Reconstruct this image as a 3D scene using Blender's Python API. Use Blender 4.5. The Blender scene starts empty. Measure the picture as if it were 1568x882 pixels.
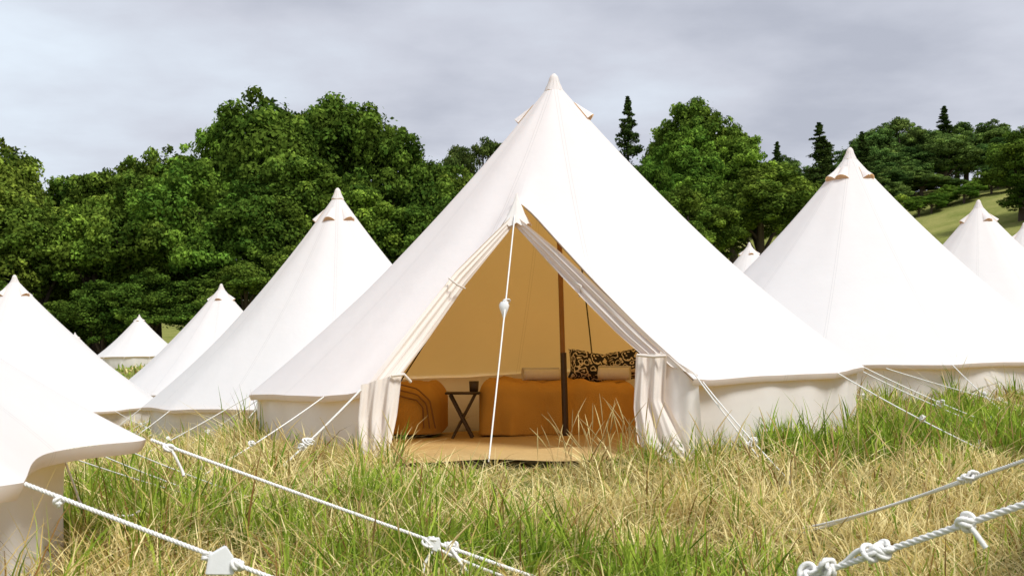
import bpy, math, numpy as np
from mathutils import Vector, Matrix
rng=np.random.default_rng(7)
scene=bpy.context.scene
col=scene.collection
# ---------------------------------------------------------------- helpers
def new_obj(name,me,parent=None,mat=None,smooth=True):
    ob=bpy.data.objects.new(name,me); col.objects.link(ob)
    if mat is not None:
        for m in (mat if isinstance(mat,(list,tuple)) else [mat]): me.materials.append(m)
    if smooth and hasattr(me,'polygons') and len(me.polygons):
        me.polygons.foreach_set('use_smooth',np.ones(len(me.polygons),dtype=bool))
    if parent: ob.parent=parent
    return ob
def empty(name,loc=(0,0,0)):
    e=bpy.data.objects.new(name,None); e.location=loc; e.empty_display_size=.3; col.objects.link(e); return e
def quad_mesh(name,V,F,C=None,matidx=None):
    V=np.asarray(V,dtype=np.float32).reshape(-1,3); F=np.asarray(F,dtype=np.int32).reshape(-1,4)
    me=bpy.data.meshes.new(name)
    me.vertices.add(len(V)); me.vertices.foreach_set('co',V.ravel())
    me.loops.add(F.size); me.loops.foreach_set('vertex_index',F.ravel())
    me.polygons.add(len(F)); me.polygons.foreach_set('loop_start',np.arange(0,F.size,4,dtype=np.int32))
    me.polygons.foreach_set('loop_total',np.full(len(F),4,dtype=np.int32))
    if matidx is not None: me.polygons.foreach_set('material_index',np.asarray(matidx,dtype=np.int32))
    if C is not None:
        a=me.color_attributes.new('Col','FLOAT_COLOR','POINT')
        C=np.asarray(C,dtype=np.float32).reshape(-1,3); C4=np.ones((len(C),4),dtype=np.float32); C4[:,:3]=C
        a.data.foreach_set('color',C4.ravel())
    me.update(calc_edges=True); me.validate(); return me
def grid_faces(nr,nc,wrap=False,off=0):
    r=np.arange(nr-1)[:,None]; c=np.arange(nc if wrap else nc-1)[None,:]; c2=(c+1)%nc
    return (np.stack([r*nc+c,r*nc+c2,(r+1)*nc+c2,(r+1)*nc+c],-1)+off).reshape(-1,4)
def tube_arrays(P,R,sides=6,off=0):
    P=np.asarray(P,float); n=len(P); R=np.full(n,R) if np.isscalar(R) else np.asarray(R,float)
    T=np.gradient(P,axis=0); T/=np.linalg.norm(T,axis=1)[:,None]+1e-9
    ref=np.array([0.13,0.21,1.0]) if abs(T[0][2])<.85 else np.array([1.0,.1,.05])
    A=np.cross(T,ref); A/=np.linalg.norm(A,axis=1)[:,None]+1e-9; B=np.cross(T,A)
    a=np.linspace(0,2*np.pi,sides,endpoint=False)
    V=P[:,None,:]+R[:,None,None]*(A[:,None,:]*np.cos(a)[None,:,None]+B[:,None,:]*np.sin(a)[None,:,None])
    return V.reshape(-1,3),grid_faces(n,sides,True,off),A,B
def join_parts(parts):
    Vs=[];Fs=[];o=0
    for V,F in parts:
        Vs.append(V);Fs.append(F+o);o+=len(V)
    return np.concatenate(Vs),np.concatenate(Fs)
def tube(name,P,R,mat,parent=None,sides=8):
    V,F,_,_=tube_arrays(P,R,sides); return new_obj(name,quad_mesh(name,V,F),parent,mat)
def resample(P,n):
    P=np.asarray(P,float); d=np.r_[0,np.cumsum(np.linalg.norm(np.diff(P,axis=0),axis=1))]
    t=np.linspace(0,d[-1],n); return np.stack([np.interp(t,d,P[:,i]) for i in range(3)],1)
def sagline(a,b,sag=.02,n=24):
    a=np.array(a,float);b=np.array(b,float);t=np.linspace(0,1,n)[:,None]
    P=a+(b-a)*t; P[:,2]-=(sag*4*t*(1-t))[:,0]; return P
def strand_parts(P,r,pitch=None):
    pitch=pitch or r*6
    L=np.linalg.norm(np.diff(P,axis=0),axis=1).sum(); n=max(20,int(L/pitch*7)); P=resample(P,n)
    T=np.gradient(P,axis=0);T/=np.linalg.norm(T,axis=1)[:,None]
    A=np.cross(T,[0.1,.2,1.]);A/=np.linalg.norm(A,axis=1)[:,None];B=np.cross(T,A)
    ph=np.linspace(0,L/pitch*2*np.pi,n); out=[]
    for k in range(3):
        q=ph+k*2.0944
        Q=P+.55*r*(A*np.cos(q)[:,None]+B*np.sin(q)[:,None])
        V,F,_,_=tube_arrays(Q,.56*r,6); out.append((V,F))
    return out
def knot_parts(c,size,r,seed=0):
    g=np.random.default_rng(seed); out=[]
    for k in range(2):
        t=np.linspace(0,2*np.pi,60); p,q=(2,3) if k==0 else (3,2)
        rr=np.cos(q*t)+2.0
        K=np.stack([rr*np.cos(p*t),rr*np.sin(p*t),-np.sin(q*t)*1.3],1)/3*size*(1 if k==0 else .8)
        R=np.array(Matrix.Rotation(g.uniform(0,6),3,Vector(g.normal(size=3)).normalized()))
        V,F,_,_=tube_arrays(K@R.T+np.array(c),r,6); out.append((V,F))
    return out
def vnoise(x,y,scale,seed):
    g=np.random.default_rng(seed); T=g.random((64,64)); u=x/scale; v=y/scale
    i=np.floor(u).astype(int);j=np.floor(v).astype(int);fu=u-i;fv=v-j;fu=fu*fu*(3-2*fu);fv=fv*fv*(3-2*fv)
    a=T[i%64,j%64];b=T[(i+1)%64,j%64];c=T[i%64,(j+1)%64];d=T[(i+1)%64,(j+1)%64]
    return (a*(1-fu)+b*fu)*(1-fv)+(c*(1-fu)+d*fu)*fv
# ---------------------------------------------------------------- materials
def mat_base(name):
    m=bpy.data.materials.new(name); m.use_nodes=True; nt=m.node_tree; nt.nodes.clear()
    out=nt.nodes.new('ShaderNodeOutputMaterial'); return m,nt,out
def N(nt,t,**k):
    n=nt.nodes.new(t)
    for a,b in k.items(): setattr(n,a,b)
    return n
def math_n(nt,op,a,b=None,c=None):
    n=nt.nodes.new('ShaderNodeMath'); n.operation=op
    for i,v in enumerate((a,b,c)):
        if v is None: continue
        if isinstance(v,(int,float)): n.inputs[i].default_value=v
        else: nt.links.new(v,n.inputs[i])
    return n.outputs[0]
def mixc(nt,f,a,b,blend='MIX'):
    n=nt.nodes.new('ShaderNodeMix'); n.data_type='RGBA'; n.blend_type=blend
    for s,v in ((n.inputs[0],f),(n.inputs[6],a),(n.inputs[7],b)):
        if isinstance(v,(int,float)): s.default_value=v
        elif isinstance(v,tuple): s.default_value=(*v,1)
        else: nt.links.new(v,s)
    return n.outputs[2]
def noise(nt,vec,scale,detail=4,rough=.55):
    n=nt.nodes.new('ShaderNodeTexNoise'); n.inputs['Scale'].default_value=scale;n.inputs['Detail'].default_value=detail;n.inputs['Roughness'].default_value=rough
    if vec is not None: nt.links.new(vec,n.inputs['Vector'])
    return n.outputs[0]
def simple(name,c1,c2,scale=8,rough=.8,bump=.2,bscale=60,spec=.2):
    m,nt,out=mat_base(name); tc=N(nt,'ShaderNodeTexCoord').outputs['Object']
    p=N(nt,'ShaderNodeBsdfPrincipled'); p.inputs['Roughness'].default_value=rough; p.inputs['Specular IOR Level'].default_value=spec
    nt.links.new(mixc(nt,noise(nt,tc,scale),c1,c2),p.inputs['Base Color'])
    b=N(nt,'ShaderNodeBump'); b.inputs['Strength'].default_value=bump; b.inputs['Distance'].default_value=.01
    nt.links.new(noise(nt,tc,bscale),b.inputs['Height']); nt.links.new(b.outputs[0],p.inputs['Normal'])
    nt.links.new(p.outputs[0],out.inputs[0]); return m
def canvas(name,base,trans,fac,nseam=12,seams=True,dirt=.0):
    m,nt,out=mat_base(name); tc=N(nt,'ShaderNodeTexCoord').outputs['Object']
    sep=N(nt,'ShaderNodeSeparateXYZ'); nt.links.new(tc,sep.inputs[0]); X,Y,Z=sep.outputs
    big=noise(nt,tc,1.3,5,.6)
    c=mixc(nt,big,tuple(b*.95 for b in base),tuple(min(b*1.03,.93) for b in base))
    fine=noise(nt,tc,9,5,.65)
    c=mixc(nt,math_n(nt,'MULTIPLY',fine,.06),c,(.52,.50,.44))
    h=math_n(nt,'MULTIPLY',big,.9)
    if seams:
        a=math_n(nt,'ARCTAN2',Y,X); a=math_n(nt,'MULTIPLY',a,nseam/(2*math.pi)); a=math_n(nt,'FRACT',math_n(nt,'ADD',a,20.27))
        a=math_n(nt,'ABSOLUTE',math_n(nt,'SUBTRACT',a,.5))
        r=math_n(nt,'SQRT',math_n(nt,'ADD',math_n(nt,'MULTIPLY',X,X),math_n(nt,'MULTIPLY',Y,Y)))
        dist=math_n(nt,'MULTIPLY',math_n(nt,'MULTIPLY',a,r),2*math.pi/nseam)
        ln=math_n(nt,'LESS_THAN',math_n(nt,'ABSOLUTE',math_n(nt,'SUBTRACT',dist,.012)),.0022)
        band=math_n(nt,'LESS_THAN',dist,.012)
        c=mixc(nt,math_n(nt,'MULTIPLY',ln,.30),c,(.45,.42,.38))
        h=math_n(nt,'ADD',h,math_n(nt,'MULTIPLY',band,.08))
    if dirt>0:
        d=N(nt,'ShaderNodeMapRange'); nt.links.new(Z,d.inputs[0]); d.inputs[1].default_value=.38; d.inputs[2].default_value=-.02
        dn=math_n(nt,'MULTIPLY',math_n(nt,'MULTIPLY',d.outputs[0],noise(nt,tc,14,6,.7)),dirt)
        c=mixc(nt,dn,c,(.30,.26,.18))
    bmp=N(nt,'ShaderNodeBump'); bmp.inputs['Strength'].default_value=.35; bmp.inputs['Distance'].default_value=.03
    h=math_n(nt,'ADD',h,math_n(nt,'MULTIPLY',noise(nt,tc,5,3,.5),.35)); nt.links.new(h,bmp.inputs['Height'])
    d=N(nt,'ShaderNodeBsdfDiffuse'); t=N(nt,'ShaderNodeBsdfTranslucent')
    tcol=mixc(nt,1.0,c,trans,'MULTIPLY'); nt.links.new(tcol,t.inputs[0])
    nt.links.new(c,d.inputs[0]); nt.links.new(bmp.outputs[0],d.inputs['Normal'])
    mx=N(nt,'ShaderNodeMixShader'); mx.inputs[0].default_value=fac
    nt.links.new(d.outputs[0],mx.inputs[1]);nt.links.new(t.outputs[0],mx.inputs[2]);nt.links.new(mx.outputs[0],out.inputs[0]); return m
M_roof=canvas('canvas_roof',(.895,.90,.90),(1.0,.54,.13),.31)
M_wall=canvas('canvas_wall',(.85,.83,.80),(1.0,.62,.26),.18,seams=False,dirt=.5)
M_flap=canvas('canvas_flap',(.82,.77,.71),(1.0,.62,.3),.20,seams=False,dirt=.3)
M_rope=simple('rope_white',(.86,.86,.84),(.72,.70,.66),40,.75,.3,300)
M_plastic=simple('plastic_white',(.82,.83,.84),(.74,.75,.76),20,.4,.05,100,.5)
M_wood=simple('wood_pole',(.22,.10,.03),(.33,.17,.06),18,.55,.1,60)
M_dark=simple('dark_wood',(.035,.02,.012),(.07,.04,.02),20,.5,.1,60,.4)
M_throw=simple('ochre_throw',(.66,.36,.075),(.50,.26,.05),4,.95,.7,110)
M_towel=simple('towel_white',(.80,.76,.68),(.68,.63,.55),30,.95,.6,200)
M_jute=simple('jute_floor',(.60,.42,.19),(.44,.30,.12),30,.95,.8,180)
M_peg=simple('steel_peg',(.35,.35,.34),(.22,.2,.18),40,.4,.1,80,.5)
M_zip_shade=simple('door_zip_shade',(.30,.22,.15),(.22,.16,.11),30,.8,.1,80)
def pillow_mat():
    m,nt,out=mat_base('leaf_print_fabric'); tc=N(nt,'ShaderNodeTexCoord').outputs['Object']
    n1=noise(nt,tc,11,1.5,.4); n2=noise(nt,tc,24,1,.4)
    w=math_n(nt,'SINE',math_n(nt,'MULTIPLY',math_n(nt,'ADD',n1,math_n(nt,'MULTIPLY',n2,.35)),30))
    f=math_n(nt,'GREATER_THAN',w,.42)
    p=N(nt,'ShaderNodeBsdfPrincipled'); p.inputs['Roughness'].default_value=.9
    nt.links.new(mixc(nt,f,(.015,.013,.012),(.70,.62,.48)),p.inputs['Base Color']); nt.links.new(p.outputs[0],out.inputs[0]); return m
M_pillow=pillow_mat()
def leaf_mat(name,tint,trans=.22,var=(.78,1.25)):
    m,nt,out=mat_base(name); a=N(nt,'ShaderNodeVertexColor',layer_name='Col')
    c=mixc(nt,1.0,a.outputs[0],tint,'MULTIPLY')
    oi=N(nt,'ShaderNodeObjectInfo'); hs=N(nt,'ShaderNodeHueSaturation')
    mr=N(nt,'ShaderNodeMapRange'); nt.links.new(oi.outputs['Random'],mr.inputs[0]); mr.inputs[3].default_value=var[0]; mr.inputs[4].default_value=var[1]
    mh=N(nt,'ShaderNodeMapRange'); nt.links.new(oi.outputs['Random'],mh.inputs[0]); mh.inputs[3].default_value=.51 if var[0]<1 else .5; mh.inputs[4].default_value=.475 if var[0]<1 else .5
    hs.inputs['Saturation'].default_value=.94 if var[0]<1 else 1
    nt.links.new(mr.outputs[0],hs.inputs['Value']); nt.links.new(mh.outputs[0],hs.inputs['Hue']); nt.links.new(c,hs.inputs['Color']); c=hs.outputs[0]
    d=N(nt,'ShaderNodeBsdfDiffuse');t=N(nt,'ShaderNodeBsdfTranslucent'); nt.links.new(c,d.inputs[0]); nt.links.new(c,t.inputs[0])
    mx=N(nt,'ShaderNodeMixShader'); mx.inputs[0].default_value=trans
    nt.links.new(d.outputs[0],mx.inputs[1]);nt.links.new(t.outputs[0],mx.inputs[2]);nt.links.new(mx.outputs[0],out.inputs[0]); return m
M_leaf=leaf_mat('foliage',(1.12,1.12,1.1)); M_leaf_hazed=leaf_mat('foliage_hazed',(1.05,1.12,2.3))  # distant wood: bluish haze is put into its leaf tint
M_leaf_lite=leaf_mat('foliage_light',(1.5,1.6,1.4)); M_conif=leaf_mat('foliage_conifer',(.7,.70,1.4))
M_grass=leaf_mat('grass_blades',(1,1,1),.30,(1,1))
M_bark=simple('bark',(.07,.05,.035),(.12,.09,.07),6,.95,.8,30)
# ---------------------------------------------------------------- terrain
W=8.0
CT=np.array([(0,0,0),(-3.84,4.2,0),(0,-10,0),(-10,-5,-.4),(10,-5,.4),(.35,9.5,.13),(-2,9.5,.03),(2.9,9.5,.24),(.1,7.0,.12),(0,4.2,.03),
(4,13.4,.23),(-2.1,13.7,-.2),(-9.5,21.5,-.73),(-6.9,27,-.55),(-19,58,.2),(-24.2,63,-.62),(8.2,20,.49),(12.6,28,1.0),(7.3,35,1.2),
(1.21,4.9,.05),(17.5,80,5.4),(17.4,110,9.7),(33.9,90,9.4),(41.4,110,13.6),(46,125,17.5),(56.5,150,22.4),(-4,85,1.8),(-24.5,80,0),(-45,85,-.5),
(0,200,18),(-100,150,5),(120,150,28),(200,0,15),(-200,0,-8),(0,-200,-3),(0,1500,60),(1500,1500,90),(-1500,1500,40),(-1500,-1500,0),(1500,-1500,10)],float)
wp=lambda a:np.arcsinh(np.asarray(a,float)/W)*W
cx,cy=wp(CT[:,0]),wp(CT[:,1])
K=np.sqrt((cx[:,None]-cx)**2+(cy[:,None]-cy)**2+1.5)
sol=np.linalg.solve(K+np.eye(len(CT))*1e-6,CT[:,2])
def G(x,y):
    x=np.asarray(x,float);y=np.asarray(y,float);sh=x.shape;u,v=wp(x).ravel(),wp(y).ravel();o=np.zeros(len(u))
    for k in range(len(CT)): o+=sol[k]*np.sqrt((u-cx[k])**2+(v-cy[k])**2+1.5)
    return o.reshape(sh)
g1=lambda x,y:float(G(np.array([x]),np.array([y]))[0])
n=300; uu=np.linspace(-5.93,5.93,n); gx,gy=np.meshgrid(W*np.sinh(uu),W*np.sinh(uu)); gz=G(gx,gy)
V=np.stack([gx,gy,gz],-1).reshape(-1,3)
def ground_mat():
    m,nt,out=mat_base('meadow_ground'); tc=N(nt,'ShaderNodeTexCoord').outputs['Object']
    a=noise(nt,tc,.35,6,.6); b=noise(nt,tc,3,6,.65); c=noise(nt,tc,45,5,.7)
    r=N(nt,'ShaderNodeValToRGB'); nt.links.new(math_n(nt,'ADD',math_n(nt,'MULTIPLY',a,.6),math_n(nt,'MULTIPLY',b,.4)),r.inputs[0])
    e=r.color_ramp.elements; e[0].position=.36;e[0].color=(.17,.23,.045,1);e[1].position=.60;e[1].color=(.40,.39,.13,1)
    k=mixc(nt,c,(.13,.13,.04),r.outputs[0])
    p=N(nt,'ShaderNodeBsdfPrincipled');p.inputs['Roughness'].default_value=1;p.inputs['Specular IOR Level'].default_value=0;nt.links.new(k,p.inputs['Base Color'])
    bm=N(nt,'ShaderNodeBump');bm.inputs['Strength'].default_value=.7;bm.inputs['Distance'].default_value=.05;nt.links.new(c,bm.inputs['Height']);nt.links.new(bm.outputs[0],p.inputs['Normal'])
    nt.links.new(p.outputs[0],out.inputs[0]);return m
new_obj('ground',quad_mesh('ground',V,grid_faces(n,n)),None,ground_mat())
# ---------------------------------------------------------------- bell tent
M_wood_l=simple('tan_trim',(.62,.36,.20),(.5,.28,.15),20,.8,.1,60)
TENTS=[]
def bell_tent(cx0,cy0,apex_z,eave_z,R=2.5,tilt=0.03,door=None,sag=.24,nguy=12,scal=.03,rot=0.,wallin=.04,vents=(0,90,180,270),ropes=True,name='bell_tent',detail=1,lean=(0,0)):
    TENTS.append((cx0,cy0,R*(1-wallin))); E=empty(name,(cx0,cy0,0)); sc=R/2.5
    H=apex_z-eave_z; nr=26*detail; nc=144*detail
    ts=np.linspace(.012,1,nr)
    def zr(t): return eave_z+H*((1-t)-sag*t*(1-t))
    def edges(r):
        if door is None: return None
        A,L,Rr=[np.array(p,float) for p in door]
        ra=np.hypot(*A)
        o=[]
        for Q in (Rr,L):
            if r<=ra: o.append(math.atan2(A[1],A[0])); continue
            lo,hi=0,1
            for _ in range(40):
                m=(lo+hi)/2
                if np.hypot(*(A+(Q-A)*m))<r: lo=m
                else: hi=m
            p=A+(Q-A)*lo; o.append(math.atan2(p[1],p[0]))
        return o
    V=np.zeros((nr,nc+1,3))
    g=np.random.default_rng(int(abs(cx0*31+cy0*17))+3); ph=g.uniform(0,6,6)
    def eaveR(th,t):
        s=np.abs(np.sin(nguy*(th-rot)/2)); return 1-scal*s*(t**5)
    for i,t in enumerate(ts):
        if door is None: th=np.linspace(0,2*np.pi,nc+1)
        else:
            a0,a1=edges(t*R); th=np.linspace(a0,a1+2*np.pi,nc+1)
        rr=t*R*eaveR(th,t)
        w=.008*t*np.sin(nguy*(th-rot)+.5*np.sin(3*th+ph[0]))*sc+ .010*t*np.sin(3*th+ph[1]+3*t)+.006*np.sin(7*th+ph[2]+9*t)*t
        w+=.0035*t*np.sin(17*th+ph[4]+14*t)+.0025*t**3*np.sin(37*th+ph[5]-6*t)
        w+=.004*t**4*np.exp(-(np.sin(nguy*(th-rot)/2)/.35)**2)*np.sin(60*th+10*t)
        w*=1-.75*t**8
        z=zr(t)+tilt*rr*np.cos(th)+w
        z-=.035*t*(1-t)*4*(.5-.5*np.cos(nguy*(th-rot)))*.5*sc
        z+=.012*sc*(t**6)*np.abs(np.sin(nguy*(th-rot)/2))
        if door is not None:
            dd=np.minimum(np.arange(nc+1),nc-np.arange(nc+1))/nc*2*np.pi*rr
            ra=np.hypot(*door[0])/R
            z+=np.exp(-(dd/.10)**2)*(.05*np.exp(-((t-ra)/.1)**2)+ (.02 if t>ra else 0))
        V[i,:,0]=rr*np.cos(th)+lean[0]*(1-t);V[i,:,1]=rr*np.sin(th)+lean[1]*(1-t);V[i,:,2]=z
    thE=th
    new_obj('roof',quad_mesh('roof',V,grid_faces(nr,nc+1)),E,M_roof)
    if door is not None:
        i0=int(np.searchsorted(ts,np.hypot(*door[0])/R))+1
        for c_ in (0,-1): tube('door_zip_shade',V[i0:,c_]-np.array([0,0,.008]),.0055,M_zip_shade,E,6)  # dark edging: zip, plus the shade line under the roof edge drawn as colour
    Hm=np.stack([V[-1],V[-1]*np.array([.9975,.9975,1])-np.array([0,0,.022*sc]),V[-1]*np.array([.993,.993,1])-np.array([0,0,.040*sc])])
    Hm[0,:,2]-=.001
    new_obj('hem',quad_mesh('hem',Hm,grid_faces(3,nc+1)),E,M_roof)
    m=8; Wv=np.zeros((m,nc+1,3))
    fold=.012*np.sin(23*thE+ph[3])+.010*np.sin(41*thE+ph[0])+.012*np.sin(9*thE+ph[1])
    for k in range(m):
        f=k/(m-1); rw=R*(1-wallin-.02*f)*(1-scal*.5*np.abs(np.sin(nguy*(thE-rot)/2))*(1-f))+fold*(f*1.1+.35)*sc
        x=rw*np.cos(thE);y=rw*np.sin(thE)
        top=V[nr-1,:,2]-.004+wallin*.25; bot=G(x+cx0,y+cy0)-.04
        Wv[k,:,0]=x;Wv[k,:,1]=y;Wv[k,:,2]=top+(bot-top)*f
    new_obj('wall',quad_mesh('wall',Wv,grid_faces(m,nc+1)),E,M_wall)
    t=np.linspace(0,1,9); a=np.linspace(0,2*np.pi,20,endpoint=False)
    rc=np.interp(t,[0,.15,.5,1],[.012,.034,.05,.085])*sc; zc=apex_z+.045*sc-t*.15*sc
    Cv=np.stack([rc[:,None]*np.cos(a)+lean[0],rc[:,None]*np.sin(a)*1+lean[1],np.broadcast_to(zc[:,None],(9,20))+.006*np.sin(5*a)[None,:]*t[:,None]],-1)
    new_obj('apex_cap',quad_mesh('cap',Cv,grid_faces(9,20,True)),E,M_roof)
    for va in vents:
        va=math.radians(va); r0,r1=.17*sc,.30*sc; nr2,nc2=8,13; Vv=np.zeros((nr2,nc2,3))
        for i in range(nr2):
            f=i/(nr2-1); r=r0+(r1-r0)*f
            for j in range(nc2):
                u=j/(nc2-1)*2-1; th=va+u*(.20+.10*f); lift=(.005+.060*f*(1-u*u))*sc
                Vv[i,j]=((r+lift*.5)*math.cos(th)+lean[0],(r+lift*.5)*math.sin(th)+lean[1],zr(r/R)+tilt*r*math.cos(th)+lift*.75)
        new_obj('vent_hood',quad_mesh('vent',Vv,grid_faces(nr2,nc2)),E,M_roof)
        Pv=Vv[-1]; Pv2=resample(Pv,12)-np.array([.010*math.cos(va),.010*math.sin(va),.010])*sc
        fl=np.stack([Pv2,resample([Vv[-1][0],Vv[-1][-1]],12)-np.array([0,0,.01])]); new_obj('vent_mesh',quad_mesh('vm',fl,grid_faces(2,12)),E,M_wood_l)
    if ropes:
        parts=[]
        for k in range(nguy):
            th=rot+k*2*np.pi/nguy; L=R+.95*sc
            a=np.array([R*math.cos(th)*.995,R*math.sin(th)*.995,eave_z+tilt*R*math.cos(th)])
            if door is not None:
                e0=edges(R*.999); tt=th%(2*np.pi); lo=e0[1]%(2*np.pi); hi=e0[0]%(2*np.pi)
                if lo-.02<tt<hi+.02: continue
            b=np.array([L*math.cos(th),L*math.sin(th),g1(L*math.cos(th)+cx0,L*math.sin(th)+cy0)+.03])
            if any(math.hypot(b[0]+cx0-p,b[1]+cy0-q)<r_ for p,q,r_ in TENTS[:-1]): continue
            P=sagline(a,b,.015,8); V2,F2,_,_=tube_arrays(P,.0045,5); parts.append((V2,F2))
            V2,F2,_,_=tube_arrays(np.array([b+[0,0,.06],b-[0,0,.1]]),.008,5); parts.append((V2,F2))
            mid=a+(b-a)*.62; parts+=knot_parts(mid,.022,.005,k)
        Vj,Fj=join_parts(parts); new_obj('guy_ropes',quad_mesh('guys',Vj,Fj),E,M_rope)
    return E
door=((-.31,-1.0),(-1.33,-2.12),(.79,-2.37))
main=bell_tent(.35,9.5,3.13,.63,tilt=.043,door=door,vents=(-8,172),rot=math.radians(290),scal=.02,wallin=.03,detail=2)
bell_tent(3.98,13.4,3.22,.73,tilt=.016,vents=(-60,205,-125,80),rot=.1)
bell_tent(-2.1,13.7,2.79,.285,R=2.25,tilt=.03,sag=.30,vents=(-50,-105,190,90),rot=.3)
bell_tent(-3.2,17.9,2.45,-.05,R=2.3,tilt=.03,rot=.3)
bell_tent(-9.4,21.5,2.27,-.25,R=2.75,tilt=.03,vents=(-30,60,150,240))
bell_tent(-6.9,27,2.44,-.06,tilt=.02,rot=.2)
bell_tent(-19,58,2.75,.65,R=2.2,tilt=.02)
bell_tent(-24.2,63,1.93,-.15,R=2.2,tilt=.02)
bell_tent(8.2,20,3.49,.98,tilt=.03,door=((.55,-.9),(.1,-2.45),(1.6,-1.9)),vents=(-20,-80,180,90))
bell_tent(12.6,28,4.0,1.5,tilt=.03)
bell_tent(7.3,35,4.2,1.7,tilt=.03)
near=bell_tent(-3.92,3.21,3.05,.53,R=2.76,tilt=.0,sag=.42,scal=.085,nguy=12,rot=math.radians(21),wallin=.10,detail=2,ropes=False)
bell_tent(4.2,2.6,3.2,.70,tilt=-.01,rot=math.radians(187),ropes=False)
def wob(ob):
    ob.parent=main; ob.matrix_parent_inverse=Matrix.Translation((-.35,-9.5,0)); return ob
def sheet(name,O,I,ns=40,nv=28,folds=4,amp=.015,mat=M_flap,taper=True,seed=0,nrm=(-.15,-1,.1)):
    O=resample(O,ns);I=resample(I,ns);V=np.zeros((ns,nv,3)); g=np.random.default_rng(seed); p=g.uniform(0,6,3)
    nn=np.array(nrm)/np.linalg.norm(nrm)
    for i in range(ns):
        s=i/(ns-1)
        for j in range(nv):
            u=j/(nv-1); a=amp*(min(1,s*2+.2) if taper else .55+.6*s)
            d=a*(math.sin(2*math.pi*folds*u+p[0]+1.2*math.sin(3*s+p[1]))+.45*math.sin(2*math.pi*folds*2.3*u+p[2]+4*s))
            V[i,j]=O[i]*(1-u)+I[i]*u+nn*d
    return wob(new_obj(name,quad_mesh(name,V,grid_faces(ns,nv)),None,mat))
sheet('door_flap_rolled',[(-.0,8.40,1.86),(-.40,8.02,1.42),(-.70,7.68,1.00),(-.95,7.42,.64)],[(.02,8.42,1.80),(-.33,8.07,1.33),(-.58,7.72,.93),(-.74,7.46,.69)],folds=3,amp=.014,seed=1)
sheet('door_flap_rolled',[(.05,8.38,1.84),(.33,8.12,1.58),(.62,7.75,1.26),(.90,7.4,.95),(1.12,7.16,.72)],[(.02,8.42,1.79),(.26,8.2,1.50),(.50,7.85,1.21),(.70,7.6,.98),(.86,7.38,.82)],folds=3,amp=.014,seed=2)
sheet('door_curtain',[(-.98,7.40,.64),(-.99,7.36,.42),(-.97,7.28,.10)],[(-.72,7.40,.72),(-.745,7.33,.45),(-.80,7.20,.10)],folds=2.6,amp=.026,taper=False,seed=3)
sheet('door_curtain',[(.80,7.34,.84),(.775,7.25,.5),(.79,7.15,.28),(1.0,6.98,.12)],[(.99,7.26,.85),(.97,7.22,.55),(1.12,7.1,.25),(1.26,7.05,.12)],folds=2.2,amp=.028,taper=False,seed=4)
sheet('door_side_panel',[(.95,7.30,.86),(.98,7.24,.5),(1.0,7.16,.1)],[(1.17,7.16,.71),(1.19,7.15,.4),(1.22,7.16,.1)],folds=1,amp=.012,taper=False,seed=5,mat=M_wall)
wob(tube('curtain_tie',[( -.78,7.36,.70),(-.70,7.38,.71),(-.66,7.42,.66)],.010,M_flap))
wob(tube('curtain_tie',[(.80,7.28,.835),(.9,7.24,.825),(.98,7.22,.83)],.010,M_flap))
wob(tube('rolled_tie',[(-.44,7.93,1.37),(-.38,7.9,1.32),(-.33,7.98,1.30)],.007,M_flap))
wob(tube('rolled_tie',[(.42,8.0,1.36),(.48,7.88,1.31),(.47,7.92,1.24)],.007,M_flap))
t=np.linspace(0,1,12); a=np.linspace(0,2*np.pi,24,endpoint=False)
rc=np.interp(t,[0,.25,.6,1],[.006,.022,.06,.115]); zc=2.03-t*.24
Cv=np.stack([.035+rc[:,None]*np.cos(a),8.46-.05*t[:,None]+rc[:,None]*.5*np.sin(a),np.broadcast_to(zc[:,None],(12,24))+.014*np.sin(7*a)[None,:]*t[:,None]],-1)
wob(new_obj('door_peak',quad_mesh('peak',Cv,grid_faces(12,24,True)),None,M_wall))
rr=np.linspace(.02,2.36,20);aa=np.linspace(0,2*np.pi,64,endpoint=False)
X=.35+rr[:,None]*np.cos(aa);Y=9.5+rr[:,None]*np.sin(aa)
wob(new_obj('groundsheet',quad_mesh('gs',np.stack([X,Y,G(X,Y)+.03],-1),grid_faces(20,64,True)),None,M_jute))
U_,V_=np.meshgrid(np.linspace(-.72,.72,24),np.linspace(7.12,7.85,14)); X=U_+.0;Y=V_
new_obj('jute_mat',quad_mesh('mat',np.stack([X,Y,G(X,Y)+.055+.008*np.sin(7*X+3*Y)],-1),grid_faces(14,24)),None,M_jute)
wob(tube('centre_pole',[(.44,9.42,g1(.44,9.42)+.02),(.40,9.46,1.6),(.35,9.5,3.08)],.021,M_wood,sides=12))
wob(tube('centre_pole_sleeve',[(.445,9.415,g1(.44,9.42)+.02),(.425,9.43,.85)],.026,M_dark,sides=12))
def inner_line(a0,a1,t0,t1):
    P=[]
    for s in np.linspace(0,1,14):
        t=t0+(t1-t0)*s;th=a0+(a1-a0)*s;z=.63+2.5*((1-t)-.24*t*(1-t))+.043*t*2.5*math.cos(th)-.05
        P.append((.35+2.44*t*math.cos(th),9.5+2.44*t*math.sin(th),z))
    wob(tube('inner_webbing',P,.007,M_dark,sides=5))
inner_line(math.radians(75),math.radians(78),.3,.99); inner_line(math.radians(128),math.radians(128),.12,.99)
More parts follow.
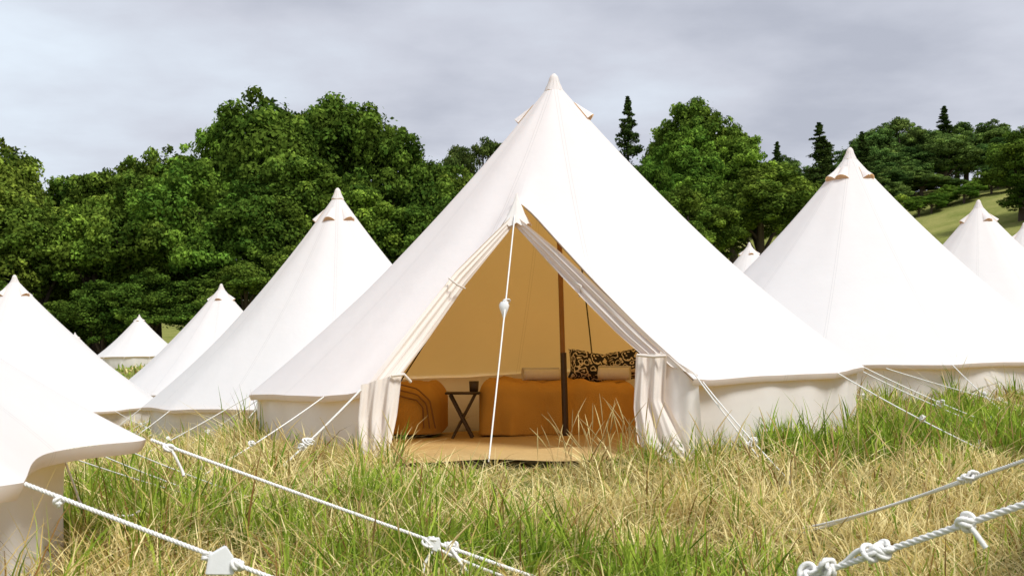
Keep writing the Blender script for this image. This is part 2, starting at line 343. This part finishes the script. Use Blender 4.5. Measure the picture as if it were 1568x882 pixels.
def rbox(name,x0,x1,y0,y1,z0,z1,mat,bev=.08,wrk=.0,seg=4,seed=0):
    import bmesh
    bm=bmesh.new(); bmesh.ops.create_cube(bm,size=1)
    for v in bm.verts: v.co=Vector((x0+(v.co.x+.5)*(x1-x0),y0+(v.co.y+.5)*(y1-y0),z0+(v.co.z+.5)*(z1-z0)))
    if wrk: bmesh.ops.subdivide_edges(bm,edges=bm.edges[:],cuts=26,use_grid_fill=True)
    else: bmesh.ops.bevel(bm,geom=bm.edges[:],offset=bev,segments=seg,affect='EDGES')
    if wrk:
        c=Vector(((x0+x1)/2,(y0+y1)/2,(z0+z1)/2)); h=Vector(((x1-x0)/2,(y1-y0)/2,(z1-z0)/2))
        for v in bm.verts:
            q=v.co-c; e=Vector([max(abs(q[i])-(h[i]-bev),0)*(1 if q[i]>0 else -1) for i in range(3)])
            if q.z<0: e.z=0
            if e.length>bev:
                e2=e.normalized()*bev; v.co=v.co-e+e2
            p=v.co; k=(z1-p.z)/(z1-z0)
            dz=wrk*(math.sin(9*p.x+4*p.y+seed)+math.sin(17*p.x-7*p.z+2*seed)*.6+.9*math.sin(29*p.x+3*p.z+seed)+.5*math.sin(47*p.x+9*p.z))
            v.co+=Vector((0,-dz*k*1.5-.03*k,dz*.6*(1-k)))
    me=bpy.data.meshes.new(name); bm.to_mesh(me); bm.free(); return new_obj(name,me,None,mat)
gz0=g1(.35,9.8)
bed=empty('double_bed',(0,0,0))
for o in (rbox('bed_base',-.20,.98,9.75,11.45,gz0+.03,.36,M_dark,.03),
          rbox('bed_throw',-.28,1.06,9.62,11.4,gz0+.03,.60,M_throw,.10,.018,seed=1)): o.parent=bed
bed2=empty('single_bed')
for o in (rbox('bed_base',-1.55,-.70,9.95,11.2,gz0,.34,M_dark,.03),rbox('bed_throw',-1.65,-.62,9.85,11.2,gz0+.02,.58,M_throw,.17,.012,seed=2)): o.parent=bed2
for k in range(3):
    P=[(-1.4,9.825,.60-.05*k),(-1.0,9.825,.585-.05*k),(-.82,9.825,.54-.05*k),(-.71-.03*k,9.82,.44-.03*k),(-.66-.05*k,9.80,.2)]
    tube('throw_piping',resample(P,30),.007,M_wood,bed2,6)
def pillow(name,c,sx,sy,sz,rotz,tilt,mat,roll=0):
    n=26;u=np.linspace(-1,1,n);U,Vv=np.meshgrid(u,u); th=(np.clip(1-U**4,0,1)*np.clip(1-Vv**4,0,1))**.55
    px=U*sx*(1-.16*(1-Vv**2)*np.abs(U)**3);pz=Vv*sz*(1-.18*(1-U**2)*np.abs(Vv)**3)
    top=np.stack([px,th*sy,pz],-1);bot=top.copy();bot[...,1]*=-1
    V=np.concatenate([top.reshape(-1,3),bot.reshape(-1,3)]);F=np.concatenate([grid_faces(n,n),grid_faces(n,n,off=n*n)[:,::-1]])
    o=new_obj(name,quad_mesh(name,V,F),None,mat); o.location=c; o.rotation_euler=(tilt,roll,rotz); return o
for c,rz,ro in (((.70,10.35,.72),.2,.18),((1.05,10.5,.735),-.25,-.16)):
    pillow('patterned_cushion',c,.20,.10,.155,rz,-.55,M_pillow,ro)
def towel(c,L,r,rz):
    th=np.linspace(0,2*np.pi*3.2,90);rad=r*(.2+.8*th/th[-1]);P=np.stack([0*th,rad*np.cos(th),rad*np.sin(th)],1)
    xs=np.linspace(-L/2,L/2,10);V=P[None,:,:]+np.stack([xs,0*xs,0*xs],1)[:,None,:]
    o=new_obj('rolled_towel',quad_mesh('towel',V,grid_faces(10,90)),None,M_towel);o.location=c;o.rotation_euler=(0,0,rz)
    s=o.modifiers.new('s','SOLIDIFY');s.thickness=.008
towel((.26,10.05,.66),.34,.062,.25);towel((.90,10.0,.67),.28,.068,-.25)
tb=empty('side_table'); zt=.52
o=rbox('table_top',-.56,-.27,9.45,9.72,zt-.018,zt,M_dark,.006); o.parent=tb
gg=g1(-.4,9.6)+.03
for sx in (9.49,9.68):
    tube('leg',[(-.52,sx,zt-.02),(-.33,sx,gg)],.012,M_dark,tb,8); tube('leg',[(-.31,sx+.01,zt-.02),(-.50,sx+.01,gg)],.012,M_dark,tb,8)
tube('stretcher',[(-.42,9.49,.33),(-.42,9.69,.33)],.01,M_dark,tb,6)
tt=np.array([0,.002,.09,.09,.01]);rd=np.array([.001,.036,.042,.036,.03]);a=np.linspace(0,2*np.pi,20,endpoint=False)
Cv=np.stack([rd[:,None]*np.cos(a)-.32,rd[:,None]*np.sin(a)+9.56,np.broadcast_to((zt+.002+tt)[:,None],(5,20))],-1)
new_obj('mug',quad_mesh('mug',Cv,grid_faces(5,20,True)),None,M_dark)
# ---------------------------------------------------------------- ropes
def rope(P,r=.005,knots=(),twist=False,extra=None,name='guy_rope'):
    parts=strand_parts(np.asarray(P,float),r) if twist else [tube_arrays(P,r,7)[:2]]
    for i,(c,s) in enumerate(knots): parts+=knot_parts(c,s,r*.8,i+int(abs(c[0])*100))
    if extra: parts+=extra
    Vj,Fj=join_parts(parts); return new_obj(name,quad_mesh(name,Vj,Fj),None,M_rope)
def slider(c,w,h,rz,ry,thick=.006):
    import bmesh
    bm=bmesh.new(); pts=[(-w,-h*.7),(w*.9,-h),(w,h*.15),(w*.55,h),(-w*.6,h*.55)]
    vs=[bm.verts.new((x,-thick,z)) for x,z in pts]; f=bm.faces.new(vs)
    r=bmesh.ops.extrude_face_region(bm,geom=[f]); bmesh.ops.translate(bm,vec=(0,2*thick,0),verts=[v for v in r['geom'] if isinstance(v,bmesh.types.BMVert)])
    bmesh.ops.recalc_face_normals(bm,faces=bm.faces[:]); bmesh.ops.bevel(bm,geom=bm.edges[:],offset=.0025,segments=2,affect='EDGES')
    me=bpy.data.meshes.new('slider');bm.to_mesh(me);bm.free();o=new_obj('rope_slider',me,None,M_plastic,False);o.location=c;o.rotation_euler=(0,ry,rz);return o
def curve_pts(ctrl,n=40):
    c=np.asarray(ctrl,float);m=len(c);t=np.linspace(0,m-1,n);i=np.clip(t.astype(int),0,m-2);f=(t-i)[:,None]
    g=lambda k:c[np.clip(k,0,m-1)]
    p0,p1,p2,p3=g(i-1),g(i),g(i+1),g(i+2)
    return .5*((2*p1)+(-p0+p2)*f+(2*p0-5*p1+4*p2-p3)*f*f+(-p0+3*p1-3*p2+p3)*f**3)
rope(sagline((.02,8.38,1.86),(-.145,7.1,.17),.01),.0055,knots=[((-.045,7.92,1.20),.035),((-.05,7.90,1.17),.03)],
     extra=[tube_arrays(curve_pts([(-.045,7.9,1.22),(-.075,7.88,1.17),(-.06,7.86,1.10),(-.045,7.88,1.12)]),.005,6)[:2]])
rc=np.array([.025,.035,.032,.024,.015,.008]);t=np.linspace(0,1,6);zc=1.2-t*.11;a=np.linspace(0,2*np.pi,12,endpoint=False)
new_obj('rope_slider',quad_mesh('tens',np.stack([rc[:,None]*np.cos(a)-.055,rc[:,None]*np.sin(a)*.6+7.86,np.broadcast_to(zc[:,None],(6,12))],-1),grid_faces(6,12,True)),None,M_plastic)
rope(sagline((-.98,7.38,.61),(-1.45,6.8,.10),.01),.0065,knots=[((-1.26,7.03,.30),.04),((-1.29,7.0,.27),.03)],twist=True)
rope(sagline((1.14,7.12,.72),(1.50,6.7,.18),.01),.0045,knots=[((1.42,6.8,.30),.03)],twist=True)
rope(sagline((2.82,9.3,.72),(3.75,8.9,.26),.02),.005,knots=[((3.4,9.05,.44),.035)])
rope(sagline((3.6,10.95,.70),(4.9,10.3,.30),.02),.005,knots=[((4.5,10.5,.42),.03)])
rope(sagline((5.6,11.5,.74),(6.3,10.4,.35),.02),.005)
s0=np.array((-1.33,4.19,.53));e0=np.array((.20,3.95,.03)); L=sagline(s0,e0,.004,30)
k=s0+(e0-s0)*.70
rope(L,.0062,knots=[(s0+[.07,-.01,-.03],.022),(k+[-.03,0,0],.03),(k+[.05,0,-.02],.024)],twist=True,
     extra=[tube_arrays(curve_pts([k,k+[-.05,-.03,-.08],k+[-.02,-.05,-.15],k+[.06,-.05,-.14],k+[.08,-.02,-.07],k+[.02,0,0]]),.0055,7)[:2],
            tube_arrays(curve_pts([k+[.03,0,0],k+[.08,-.06,-.06],k+[.13,-.06,-.13],k+[.10,-.04,-.16],k+[.03,-.03,-.10],k]),.0055,7)[:2],
            tube_arrays(sagline(k+[0,-.02,-.02],e0+[-.03,-.05,.0],.015),.0055,7)[:2],
            tube_arrays(curve_pts([s0+[.06,0,-.02],s0+[.09,-.02,-.05],s0+[.12,-.02,-.11],s0+[.13,-.03,-.13]]),.0055,7)[:2]])
slider(k+np.array([-.02,-.015,.0]),.03,.026,.2,.3)
s1=np.array((-1.19,2.78,.53));e1=np.array((.41,2.39,.05)); L=sagline(s1,e1,.008,30); k=s1+(e1-s1)*.325-[0,0,.008]
rope(L,.0056,knots=[(s1+[.09,-.02,-.04],.014),(k+[.03,0,-.01],.016),(k+[-.04,0,.01],.012)],twist=True)
slider(k+np.array([-.01,-.012,-.0]),.034,.036,.3,-.1)
for (a,b) in (((-1.78,4.75,.45),(-1.30,5.5,.10)),((-1.86,4.7,.43),(-1.42,5.6,.11)),((-1.72,4.8,.48),(-1.20,5.6,.11))):
    rope(sagline(a,b,.01),.003)
rope(curve_pts([(-1.75,4.45,.43),(-1.70,4.42,.33),(-1.66,4.4,.26),(-1.58,4.4,.23),(-1.48,4.4,.22),(-1.44,4.4,.24)]),.0045)
s=np.array((1.21,4.9,.06));e=np.array((1.74,3.15,.665)); d=e-s
rope(sagline(s,e,.008,40),.0062,knots=[(s+d*.62,.026),(s+d*.60,.02)],twist=True)
rope(sagline(s+[-.02,.02,.02],s+d*.62,.02,30),.005,twist=True)
s=np.array((.40,3.34,.04));e=np.array((1.73,2.3,.78)); d=e-s
rope(sagline(s,e,.004,50),.0088,knots=[(s+d*.30,.034),(s+d*.325,.030),(s+d*.40,.034),(s+d*.415,.026),(s+d*.535,.022)],twist=True,
     extra=[tube_arrays(curve_pts([s+d*.535,s+d*.545+[.0,-.01,-.03],s+d*.56+[0,-.01,-.075]]),.007,7)[:2],
            tube_arrays(curve_pts([s+d*.40,s+d*.375+[0,0,.02],s+d*.35+[0,0,.0],s+d*.31+[0,0,-.02]]),.007,7)[:2]])
# ---------------------------------------------------------------- grass
def blades(n,y0,y1,h,wd,seed,tuft=.45,perm=22,ring=None):
    g=np.random.default_rng(seed); y=np.sqrt(g.uniform(y0*y0,y1*y1,n)); x=g.uniform(-1,1,n)*(.60*y+1.2)
    if ring is not None:
        a_,b_,R_=ring; th0=g.uniform(np.pi*.95,2.05*np.pi,n); r_=R_+np.abs(g.normal(0,.13,n)); x=a_+r_*np.cos(th0); y=b_+r_*np.sin(th0)
    az=g.uniform(0,2*np.pi,n); hs=np.ones(n); tg=np.zeros(n); ln=np.ones(n)
    nt_=int(n*tuft)//perm; tx=x[:nt_].copy();ty=y[:nt_].copy()
    idx=np.repeat(np.arange(nt_),perm); m=len(idx); rad=np.abs(g.normal(0,.035,m))*(1+.08*ty[idx]*(ring is None)); aa=g.uniform(0,2*np.pi,m)
    x[:m]=tx[idx]+rad*np.cos(aa);y[:m]=ty[idx]+rad*np.sin(aa);az[:m]=aa+g.normal(0,.4,m)
    th_=g.uniform(.7,1.75,nt_);hs[:m]=th_[idx];tg[:m]=g.normal(0,.45,nt_)[idx];ln[:m]=g.uniform(.5,1.2,m)
    keep=np.ones(n,bool)
    for (a,b,R) in TENTS: keep&=np.hypot(x-a,y-b)>R
    keep&=~((np.abs(x)<.66)&(y>7.16)&(y<7.9))
    if ring is not None: keep&=~((x>-.68)&(x<.75)&(y<9)&(y>6.9))
    x,y,az,hs,tg,ln=[q[keep] for q in (x,y,az,hs,tg,ln)];n=len(x); z=G(x,y)-.01
    p1=vnoise(x+50,y+50,1.1,1);p2=vnoise(x+50,y+50,.35,2);p3=vnoise(x+90,y+70,2.4,3); pa=.42*p1+.30*p2+.28*p3
    leftg=np.clip((-x-.5)/1.2,0,1)*np.clip((9-y)/4,0,1)*.5+np.clip((x-1.3)/1.0,0,1)*np.clip((5.2-y)/2,0,1)*.35+np.exp(-((y-7.0)/.5)**2)*.12*(np.abs(x)<2)
    gr=np.clip((pa-.52)*4.0+.36+leftg+tg*.6+np.clip((y-9)/10,0,1)*.14,0.08,.94)
    isg=g.random(n)<gr
    hh=h*(.4+g.random(n)**1.5*.95)*(.5+.8*p2)*hs; hh=np.where(isg,hh,hh*1.1)
    hh*=np.clip(.66+(y-3.5)*.12,.6,1)*(1+.5*np.clip((-x-.9)/.5,0,1)*(y<5))*np.where((np.abs(x+.1)<.55)&(y>6)&(y<7.3),.6,1)
    rnd=g.random(n)<.2; az=np.where(rnd,vnoise(x,y,.7,9)*7+g.normal(0,.6,n),az)
    lean=np.where(isg,g.uniform(.1,1.0,n),g.uniform(.25,2.0,n))*ln; w=wd*g.uniform(.5,1.6,n)*np.where(isg,1.3,.9)
    dx,dy=np.cos(az),np.sin(az); sa=az+g.uniform(-.9,.9,n)+np.pi/2; sx,sy=np.cos(sa),np.sin(sa)
    kink=g.uniform(-.35,.35,n)*hh*(g.random(n)<.4)
    S=np.array([0,.4,.75,1.]);Wd=np.array([.9,1,.6,.06])
    V=np.zeros((n,4,2,3),np.float32)
    for i,(s,wk) in enumerate(zip(S,Wd)):
        out=hh*lean*s**1.8; up=hh*s*(1-.30*lean*s); kk=kink*max(0,s-.4)
        for k,sg in enumerate((-1,1)):
            V[:,i,k,0]=x+dx*out-dy*kk+sg*sx*w*wk/2;V[:,i,k,1]=y+dy*out+dx*kk+sg*sy*w*wk/2;V[:,i,k,2]=z+np.maximum(up,.01)
    o=np.arange(n)[:,None,None]*8;b=np.array([[0,1,3,2],[2,3,5,4],[4,5,7,6]])[None]
    F=(o+b).reshape(-1,4)
    u=g.random((n,1)); green=np.array([.11,.21,.02])*(1-u)+np.array([.42,.53,.07])*u
    straw=np.array([.50,.37,.10])*(1-u)+np.array([1.0,.88,.48])*u; brown=np.array([.26,.15,.05])
    c=np.where(isg[:,None],green,straw); br=(g.random(n)<.08)[:,None]; c=np.where(br,brown,c)
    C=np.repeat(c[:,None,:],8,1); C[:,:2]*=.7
    return V.reshape(-1,3),F,C.reshape(-1,3)
Z=[blades(100000,1.3,5.6,.20,.0054,11),blades(95000,5.6,11,.18,.0074,12),blades(48000,11,26,.19,.016,13,.3),blades(26000,26,75,.24,.055,14,.2)]
for q,(i,nn,wd) in enumerate(((0,9000,.007),(1,6000,.010),(2,5000,.010),(4,3000,.014),(11,5000,.005))): Z.append(blades(nn,0,1,.24,wd,50+q,.5,18,ring=TENTS[i]))
def addz(Z,name,mat):
    Vs=[];Fs=[];Cs=[];o=0
    for V,F,C in Z: Vs.append(V);Fs.append(F+o);Cs.append(C);o+=len(V)
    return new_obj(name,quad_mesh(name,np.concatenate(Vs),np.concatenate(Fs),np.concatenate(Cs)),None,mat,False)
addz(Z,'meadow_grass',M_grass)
g=np.random.default_rng(5)
spots=[(1.9,2.9,6.6,8.4,22),(2.3,4.2,6.0,9,36),(.25,.9,6.5,7.1,60),(-2.4,2.5,4.2,6.4,60),(.8,3.4,4,6.5,50),(-1.8,-1.0,6.5,8,14),(4,7,9,13,30),(-1.2,1.2,3.2,4.4,16)]
Z=[]
for x0,x1,y0,y1,k in spots:
    for _ in range(k):
        x=g.uniform(x0,x1);y=g.uniform(y0,y1)
        if any(math.hypot(x-a,y-b)<R for a,b,R in TENTS): continue
        h=g.uniform(.18,.48)*(1 if y>5 else .75);az=g.uniform(0,6.3);ln=g.uniform(.05,.7)*h
        P=np.array([(x+math.cos(az)*ln*s*s,y+math.sin(az)*ln*s*s,g1(x,y)+h*s) for s in np.linspace(0,1,9)])
        R=np.array([.0016,.0015,.0014,.0013,.0012,.0012,.0036,.003,.0008])
        V,F,_,_=tube_arrays(P,R,4); u=g.random(); c=np.array([.80,.66,.32])*u+np.array([.42,.28,.12])*(1-u)
        Z.append((V,F,np.repeat(c[None],len(V),0)))
addz(Z,'seed_stalks',M_grass)
# ---------------------------------------------------------------- trees
def leaves(c,r,nper,size,g,shade,flat=.85):
    idx=np.repeat(np.arange(len(c)),nper); n=len(idx)
    d=g.normal(size=(n,3)); d[:,2]+=.35; d/=np.linalg.norm(d,axis=1)[:,None]
    lump=1+.22*np.sin(d[:,0]*8+idx)*np.sin(d[:,1]*8+idx*2)+.16*np.sin(d[:,2]*13+idx)*np.sin(d[:,0]*15+idx*3)
    q=(.55+.55*g.random(n)**.55)*lump; q=np.where(g.random(n)<.08,q*1.22,q)
    p=c[idx]+d*(r[idx]*q)[:,None]*np.array([1,1,flat])
    nn=d+g.normal(size=(n,3))*.5; nn/=np.linalg.norm(nn,axis=1)[:,None]
    t=np.cross(nn,g.normal(size=(n,3)));t/=np.linalg.norm(t,axis=1)[:,None];b=np.cross(nn,t)
    s=(size*g.uniform(.6,1.4,n))[:,None]
    V=np.stack([p+t*s*.6,p+b*s*.36,p-t*s*.6,p-b*s*.36],1)
    F=np.arange(n*4).reshape(-1,4)
    f=(shade[idx]*g.uniform(.65,1.35,n))[:,None]; y=g.random((n,1))*.5+(.5*g.random(len(c)))[idx][:,None]
    C=(np.array([.046,.115,.012])*(1-y)+np.array([.16,.24,.02])*y)*f
    return V.reshape(-1,3),F,np.repeat(C[:,None],4,1).reshape(-1,3)
def limbs(paths):
    return join_parts([tube_arrays(P,R,7)[:2] for P,R in paths])
def finish(name,LV,LF,LC,TV,TF,mats):
    V=np.concatenate([LV,TV]);F=np.concatenate([LF,TF+len(LV)]);C=np.concatenate([LC,np.full((len(TV),3),.06)])
    me=quad_mesh(name,V,F,C,np.r_[np.zeros(len(LF),int),np.ones(len(TF),int)])
    for m in mats: me.materials.append(m)
    return me
def broadleaf(seed,mats,low=.12,nl=42000,npf=230,size=.24):
    g=np.random.default_rng(seed);H=15.;R=5.
    zc=H*(1+low)/2;hz=H*(1-low)/2
    big=[]
    for k in range(14):
        a=g.uniform(0,6.28);e=g.uniform(-.6,1.35);q=g.uniform(.4,.78)
        big.append((R*q*math.cos(a)*math.cos(e),R*q*math.sin(a)*math.cos(e),zc+hz*q*math.sin(e)*1.02,g.uniform(1.1,2.4)))
    big.append((0,0,H-2.2,1.9));big=np.array(big)
    c=[];r=[]
    for k in range(npf):
        b=big[g.integers(len(big))];d=g.normal(size=3);d[2]+=.2;d/=np.linalg.norm(d)
        c.append(b[:3]+d*b[3]*g.uniform(.65,1.18)*np.array([1,1,.9]));r.append(g.uniform(.25,.78))
    c=np.array(c);r=np.array(r)
    c=np.concatenate([c,big[:,:3]]);r=np.concatenate([r,big[:,3]*.82])
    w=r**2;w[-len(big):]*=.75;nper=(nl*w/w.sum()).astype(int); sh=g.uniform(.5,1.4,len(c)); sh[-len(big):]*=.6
    LV,LF,LC=leaves(c,r,nper,size,g,sh)
    P=[(np.array([(0,0,-.5),(.1,0,3),(.15,.1,7),(0,0,11)]),[.5,.38,.28,.1])]
    for b in big[:9]:
        z0=g.uniform(2.5,6);P.append((curve_pts([(.1,0,z0),(b[0]*.4,b[1]*.4,z0+(b[2]-z0)*.55),tuple(b[:3])],8),np.linspace(.2,.05,8)))
    TV,TF=limbs(P); return finish('broadleaf',LV,LF,LC,TV,TF,mats)
def conifer(seed,mats,sparse=.3):
    g=np.random.default_rng(seed);H=15.;c=[];r=[];P=[(np.array([(0,0,-.5),(0,0,8),(0,0,15)]),[.22,.13,.02])]
    z=1.8
    while z<14.9:
        z+=g.uniform(.16,.40)
        f=max(0,1-z/15.3); R=2.2*f**.85+.03
        for k in range(4):
            if g.random()<sparse: continue
            a=g.uniform(0,6.28);L=R*g.uniform(.45,1.25);up=g.uniform(-.3,.12)
            for q in np.linspace(.2,1,4):
                c.append((L*q*math.cos(a)+g.normal()*.07*f,L*q*math.sin(a)+g.normal()*.07*f,z+up*q*L+.18*q*q*L+g.normal()*.08));r.append((.16+.26*(1-q)+.1)*(.25+.9*min(1,f*2.2)))
            P.append((np.array([(0,0,z),(L*.9*math.cos(a),L*.9*math.sin(a),z+up*L)]),[.04,.015]))
    c=np.array(c);r=np.array(r);LV,LF,LC=leaves(c,r,np.full(len(c),28),.17,g,g.uniform(.5,.95,len(c)),.7)
    TV,TF=limbs(P);return finish('conifer',LV,LF,LC,TV,TF,mats)
def scots(seed,mats):
    g=np.random.default_rng(seed);c=[];r=[];P=[(np.array([(0,0,-.5),(.2,0,7),(.5,.1,11),(.3,0,13.5)]),[.35,.25,.16,.06])]
    for k in range(16):
        a=g.uniform(0,6.28);L=g.uniform(1.2,4.3);z=15-L*L*.12-g.uniform(.4,3.0);p=np.array((L*math.cos(a),L*math.sin(a),z))
        P.append((curve_pts([(.35,0,g.uniform(8,12)),(p[0]*.5,p[1]*.5,z-1.0),tuple(p)],8),np.linspace(.12,.03,8)))
        for j in range(6): c.append(p+g.normal(size=3)*np.array([.8,.8,.2]));r.append(g.uniform(.35,.8))
    c=np.array(c);r=np.array(r);LV,LF,LC=leaves(c,r,np.full(len(c),150),.19,g,g.uniform(.5,1.,len(c)),.55)
    TV,TF=limbs(P);return finish('scots',LV,LF,LC,TV,TF,mats)
BL=[broadleaf(100+i,[M_leaf,M_bark]) for i in range(5)]
def remat(me,m): q=me.copy();q.materials[0]=m;return q
BF=[remat(b,M_leaf_hazed) for b in BL[:3]];BLt=[remat(b,M_leaf_lite) for b in BL[2:5]]
CO=[conifer(200,[M_conif,M_bark],.15),conifer(201,[M_conif,M_bark],.5)];SP=scots(300,[M_conif,M_bark])
gi=np.random.default_rng(77)
def place(me,name,x,y,ztop,r,parent=None,rz=None,R0=5.):
    o=bpy.data.objects.new(name,me);col.objects.link(o);z=g1(x,y)
    o.location=(x,y,z-.1);h=max(ztop-z,1)/15.2;o.scale=(r/R0,r/R0,h);o.rotation_euler=(0,0,gi.uniform(0,6.28) if rz is None else rz)
    if parent:o.parent=parent
    return o
back=[(-35.1,80,16.2,5.4),(-39.5,82,16.5,5.5),(-31.9,82,13.4,4.4),(-28.4,80,14.4,4.6),(-25,80,15.8,4.8),(-21.3,81,17.6,5.2),(-17.0,80,19.7,5.8),(-11.6,81,19.7,5.6),(-8.4,80,16.4,4.6),(-6.0,82,15.5,4.2),(-3.4,80,14.2,3.6),
 (.9,82,13.6,4.2),(5.0,82,13.0,4.3),(-14.3,84,19.0,5.0)]
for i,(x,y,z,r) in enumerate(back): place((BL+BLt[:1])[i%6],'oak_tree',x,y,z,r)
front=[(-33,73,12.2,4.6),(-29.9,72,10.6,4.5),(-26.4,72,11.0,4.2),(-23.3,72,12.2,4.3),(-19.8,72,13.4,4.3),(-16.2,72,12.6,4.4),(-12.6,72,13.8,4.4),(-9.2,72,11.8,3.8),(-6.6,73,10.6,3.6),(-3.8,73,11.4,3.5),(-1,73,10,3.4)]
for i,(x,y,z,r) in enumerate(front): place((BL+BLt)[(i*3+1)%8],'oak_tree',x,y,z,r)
hedge=empty('hedgerow')
for i,x in enumerate(np.arange(-36,12,2.9)): place(BL[(i*2)%5],'shrub',x,67.5+gi.uniform(-.8,1.2),g1(x,68)+gi.uniform(4.5,6.8),3.1,hedge)
place(SP,'scots_pine',-2.5,92,19.2,3.6)
place(CO[1],'conifer_tree',10.7,105,24.6,2.8,R0=2.1);
for a in [(17.8,108,25.3,4.8),(21.2,109,23.0,3.6),(14.8,110,22.5,3.6)]: place(BL[1],'oak_tree',*a)
for i,a in enumerate([(14.6,98,20.6,4.6),(19.3,99,20.4,4.4),(10,85,15.6,3.0),(11.8,80,12.2,3.2),(16,96,18,4.2)]): place(BLt[i%3],'oak_tree',*a)
for i,a in enumerate([(17.1,78,14.0,4.7),(20.6,80,13.4,3.4),(13.3,76,10.9,3.2),(23.5,84,13,3.4),(27,88,14,3.2)]): place(BL[(i+2)%5],'oak_tree',*a)
for i,a in enumerate([(30.3,130,25.0,2.2),(33.8,125,26.2,3.6),(35.6,128,24.6,2.6),(40,130,26.2,2.8),(57,150,33.4,3.0)]): place(CO[i%2],'conifer_tree',*a,R0=2.1)
wood=empty('distant_woodland')
lst=[(x,131+gi.uniform(-3,3),22.6+gi.uniform(-1,1.2),3.4) for x in np.arange(25,46,2.3)]
lst+=[(x,150+gi.uniform(-3,3),31.0+gi.uniform(-1,1.4),4.4) for x in np.arange(47,84,3.2)]
lst+=[(x,138+gi.uniform(-2,2),26.0+gi.uniform(-1.5,1.5),4.2) for x in np.arange(42,80,3.4)]
lst+=[(x,132+gi.uniform(-2,2),21.5+gi.uniform(-1.,1.),3.0) for x in np.arange(45,52,2.4)]
lst+=[(x,124+gi.uniform(-2,2),20.3+gi.uniform(-1.5,1.5),3.6) for x in np.arange(52.5,70,3.2)]
lst+=[(x,120,18.6+gi.uniform(-1,1),3.0) for x in np.arange(34,40.5,2.4)]
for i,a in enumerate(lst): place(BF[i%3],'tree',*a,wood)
for i,a in enumerate([(42.6,95,20.0,4.0),(42.2,93,16.0,2.8),(46,97,20.5,4)]): place(BL[i],'oak_tree',*a)
for i in range(11):
    x=40.5+i*1.15; place(BLt[i%3],'gorse_bush',x,118+gi.uniform(-2,2),g1(x,118)+gi.uniform(1.3,2.6),1.5)
# ---------------------------------------------------------------- sky & sun
sd=Vector((.50,-.50,1.0)).normalized()
el=math.asin(sd.z);az=math.atan2(sd.x,sd.y)
w=bpy.data.worlds.new("World");scene.world=w;w.use_nodes=True;nt=w.node_tree;nt.nodes.clear()
out=N(nt,'ShaderNodeOutputWorld');bg=N(nt,'ShaderNodeBackground');bg.inputs[1].default_value=.14
sky=N(nt,'ShaderNodeTexSky');sky.sky_type='NISHITA';sky.sun_disc=False;sky.sun_elevation=el;sky.sun_rotation=az
tc=N(nt,'ShaderNodeTexCoord').outputs['Generated'];sep=N(nt,'ShaderNodeSeparateXYZ');nt.links.new(tc,sep.inputs[0])
zz=math_n(nt,'ADD',math_n(nt,'MAXIMUM',sep.outputs[2],0.0),.16)
cb=N(nt,'ShaderNodeCombineXYZ');nt.links.new(math_n(nt,'DIVIDE',sep.outputs[0],zz),cb.inputs[0]);nt.links.new(math_n(nt,'DIVIDE',sep.outputs[1],zz),cb.inputs[1])
n1=noise(nt,cb.outputs[0],1.1,8,.52)
v=math_n(nt,'ADD',n1,math_n(nt,'MULTIPLY',sep.outputs[0],-.18))
r=N(nt,'ShaderNodeValToRGB');nt.links.new(v,r.inputs[0]);e=r.color_ramp.elements
e[0].position=.37;e[0].color=(.42,.44,.51,1);e[1].position=.70;e[1].color=(.69,.76,.84,1);m2=e.new(.5);m2.color=(.55,.57,.64,1)
sc=N(nt,'ShaderNodeVectorMath',operation='SCALE');nt.links.new(r.outputs[0],sc.inputs[0]);sc.inputs['Scale'].default_value=8.4
nt.links.new(mixc(nt,.95,sky.outputs[0],sc.outputs[0]),bg.inputs[0]);nt.links.new(bg.outputs[0],out.inputs[0])
sl=bpy.data.lights.new('sun','SUN');sl.energy=3.8;sl.angle=math.radians(16);sl.color=(1,.975,.93)
so=bpy.data.objects.new('sun',sl);col.objects.link(so);so.rotation_euler=(-sd).to_track_quat('-Z','Y').to_euler()
# ---------------------------------------------------------------- camera
cam=bpy.data.cameras.new('camera');co=bpy.data.objects.new('camera',cam);col.objects.link(co);scene.camera=co
co.location=(0,0,.85);co.rotation_euler=(math.radians(90),0,0);cam.lens=40;cam.sensor_width=36;cam.shift_y=99/1568
cam.clip_start=.05;cam.clip_end=5000;cam.dof.use_dof=True;cam.dof.focus_distance=7.0;cam.dof.aperture_fstop=11
scene.view_settings.view_transform='Standard';scene.view_settings.look='None';scene.view_settings.exposure=0
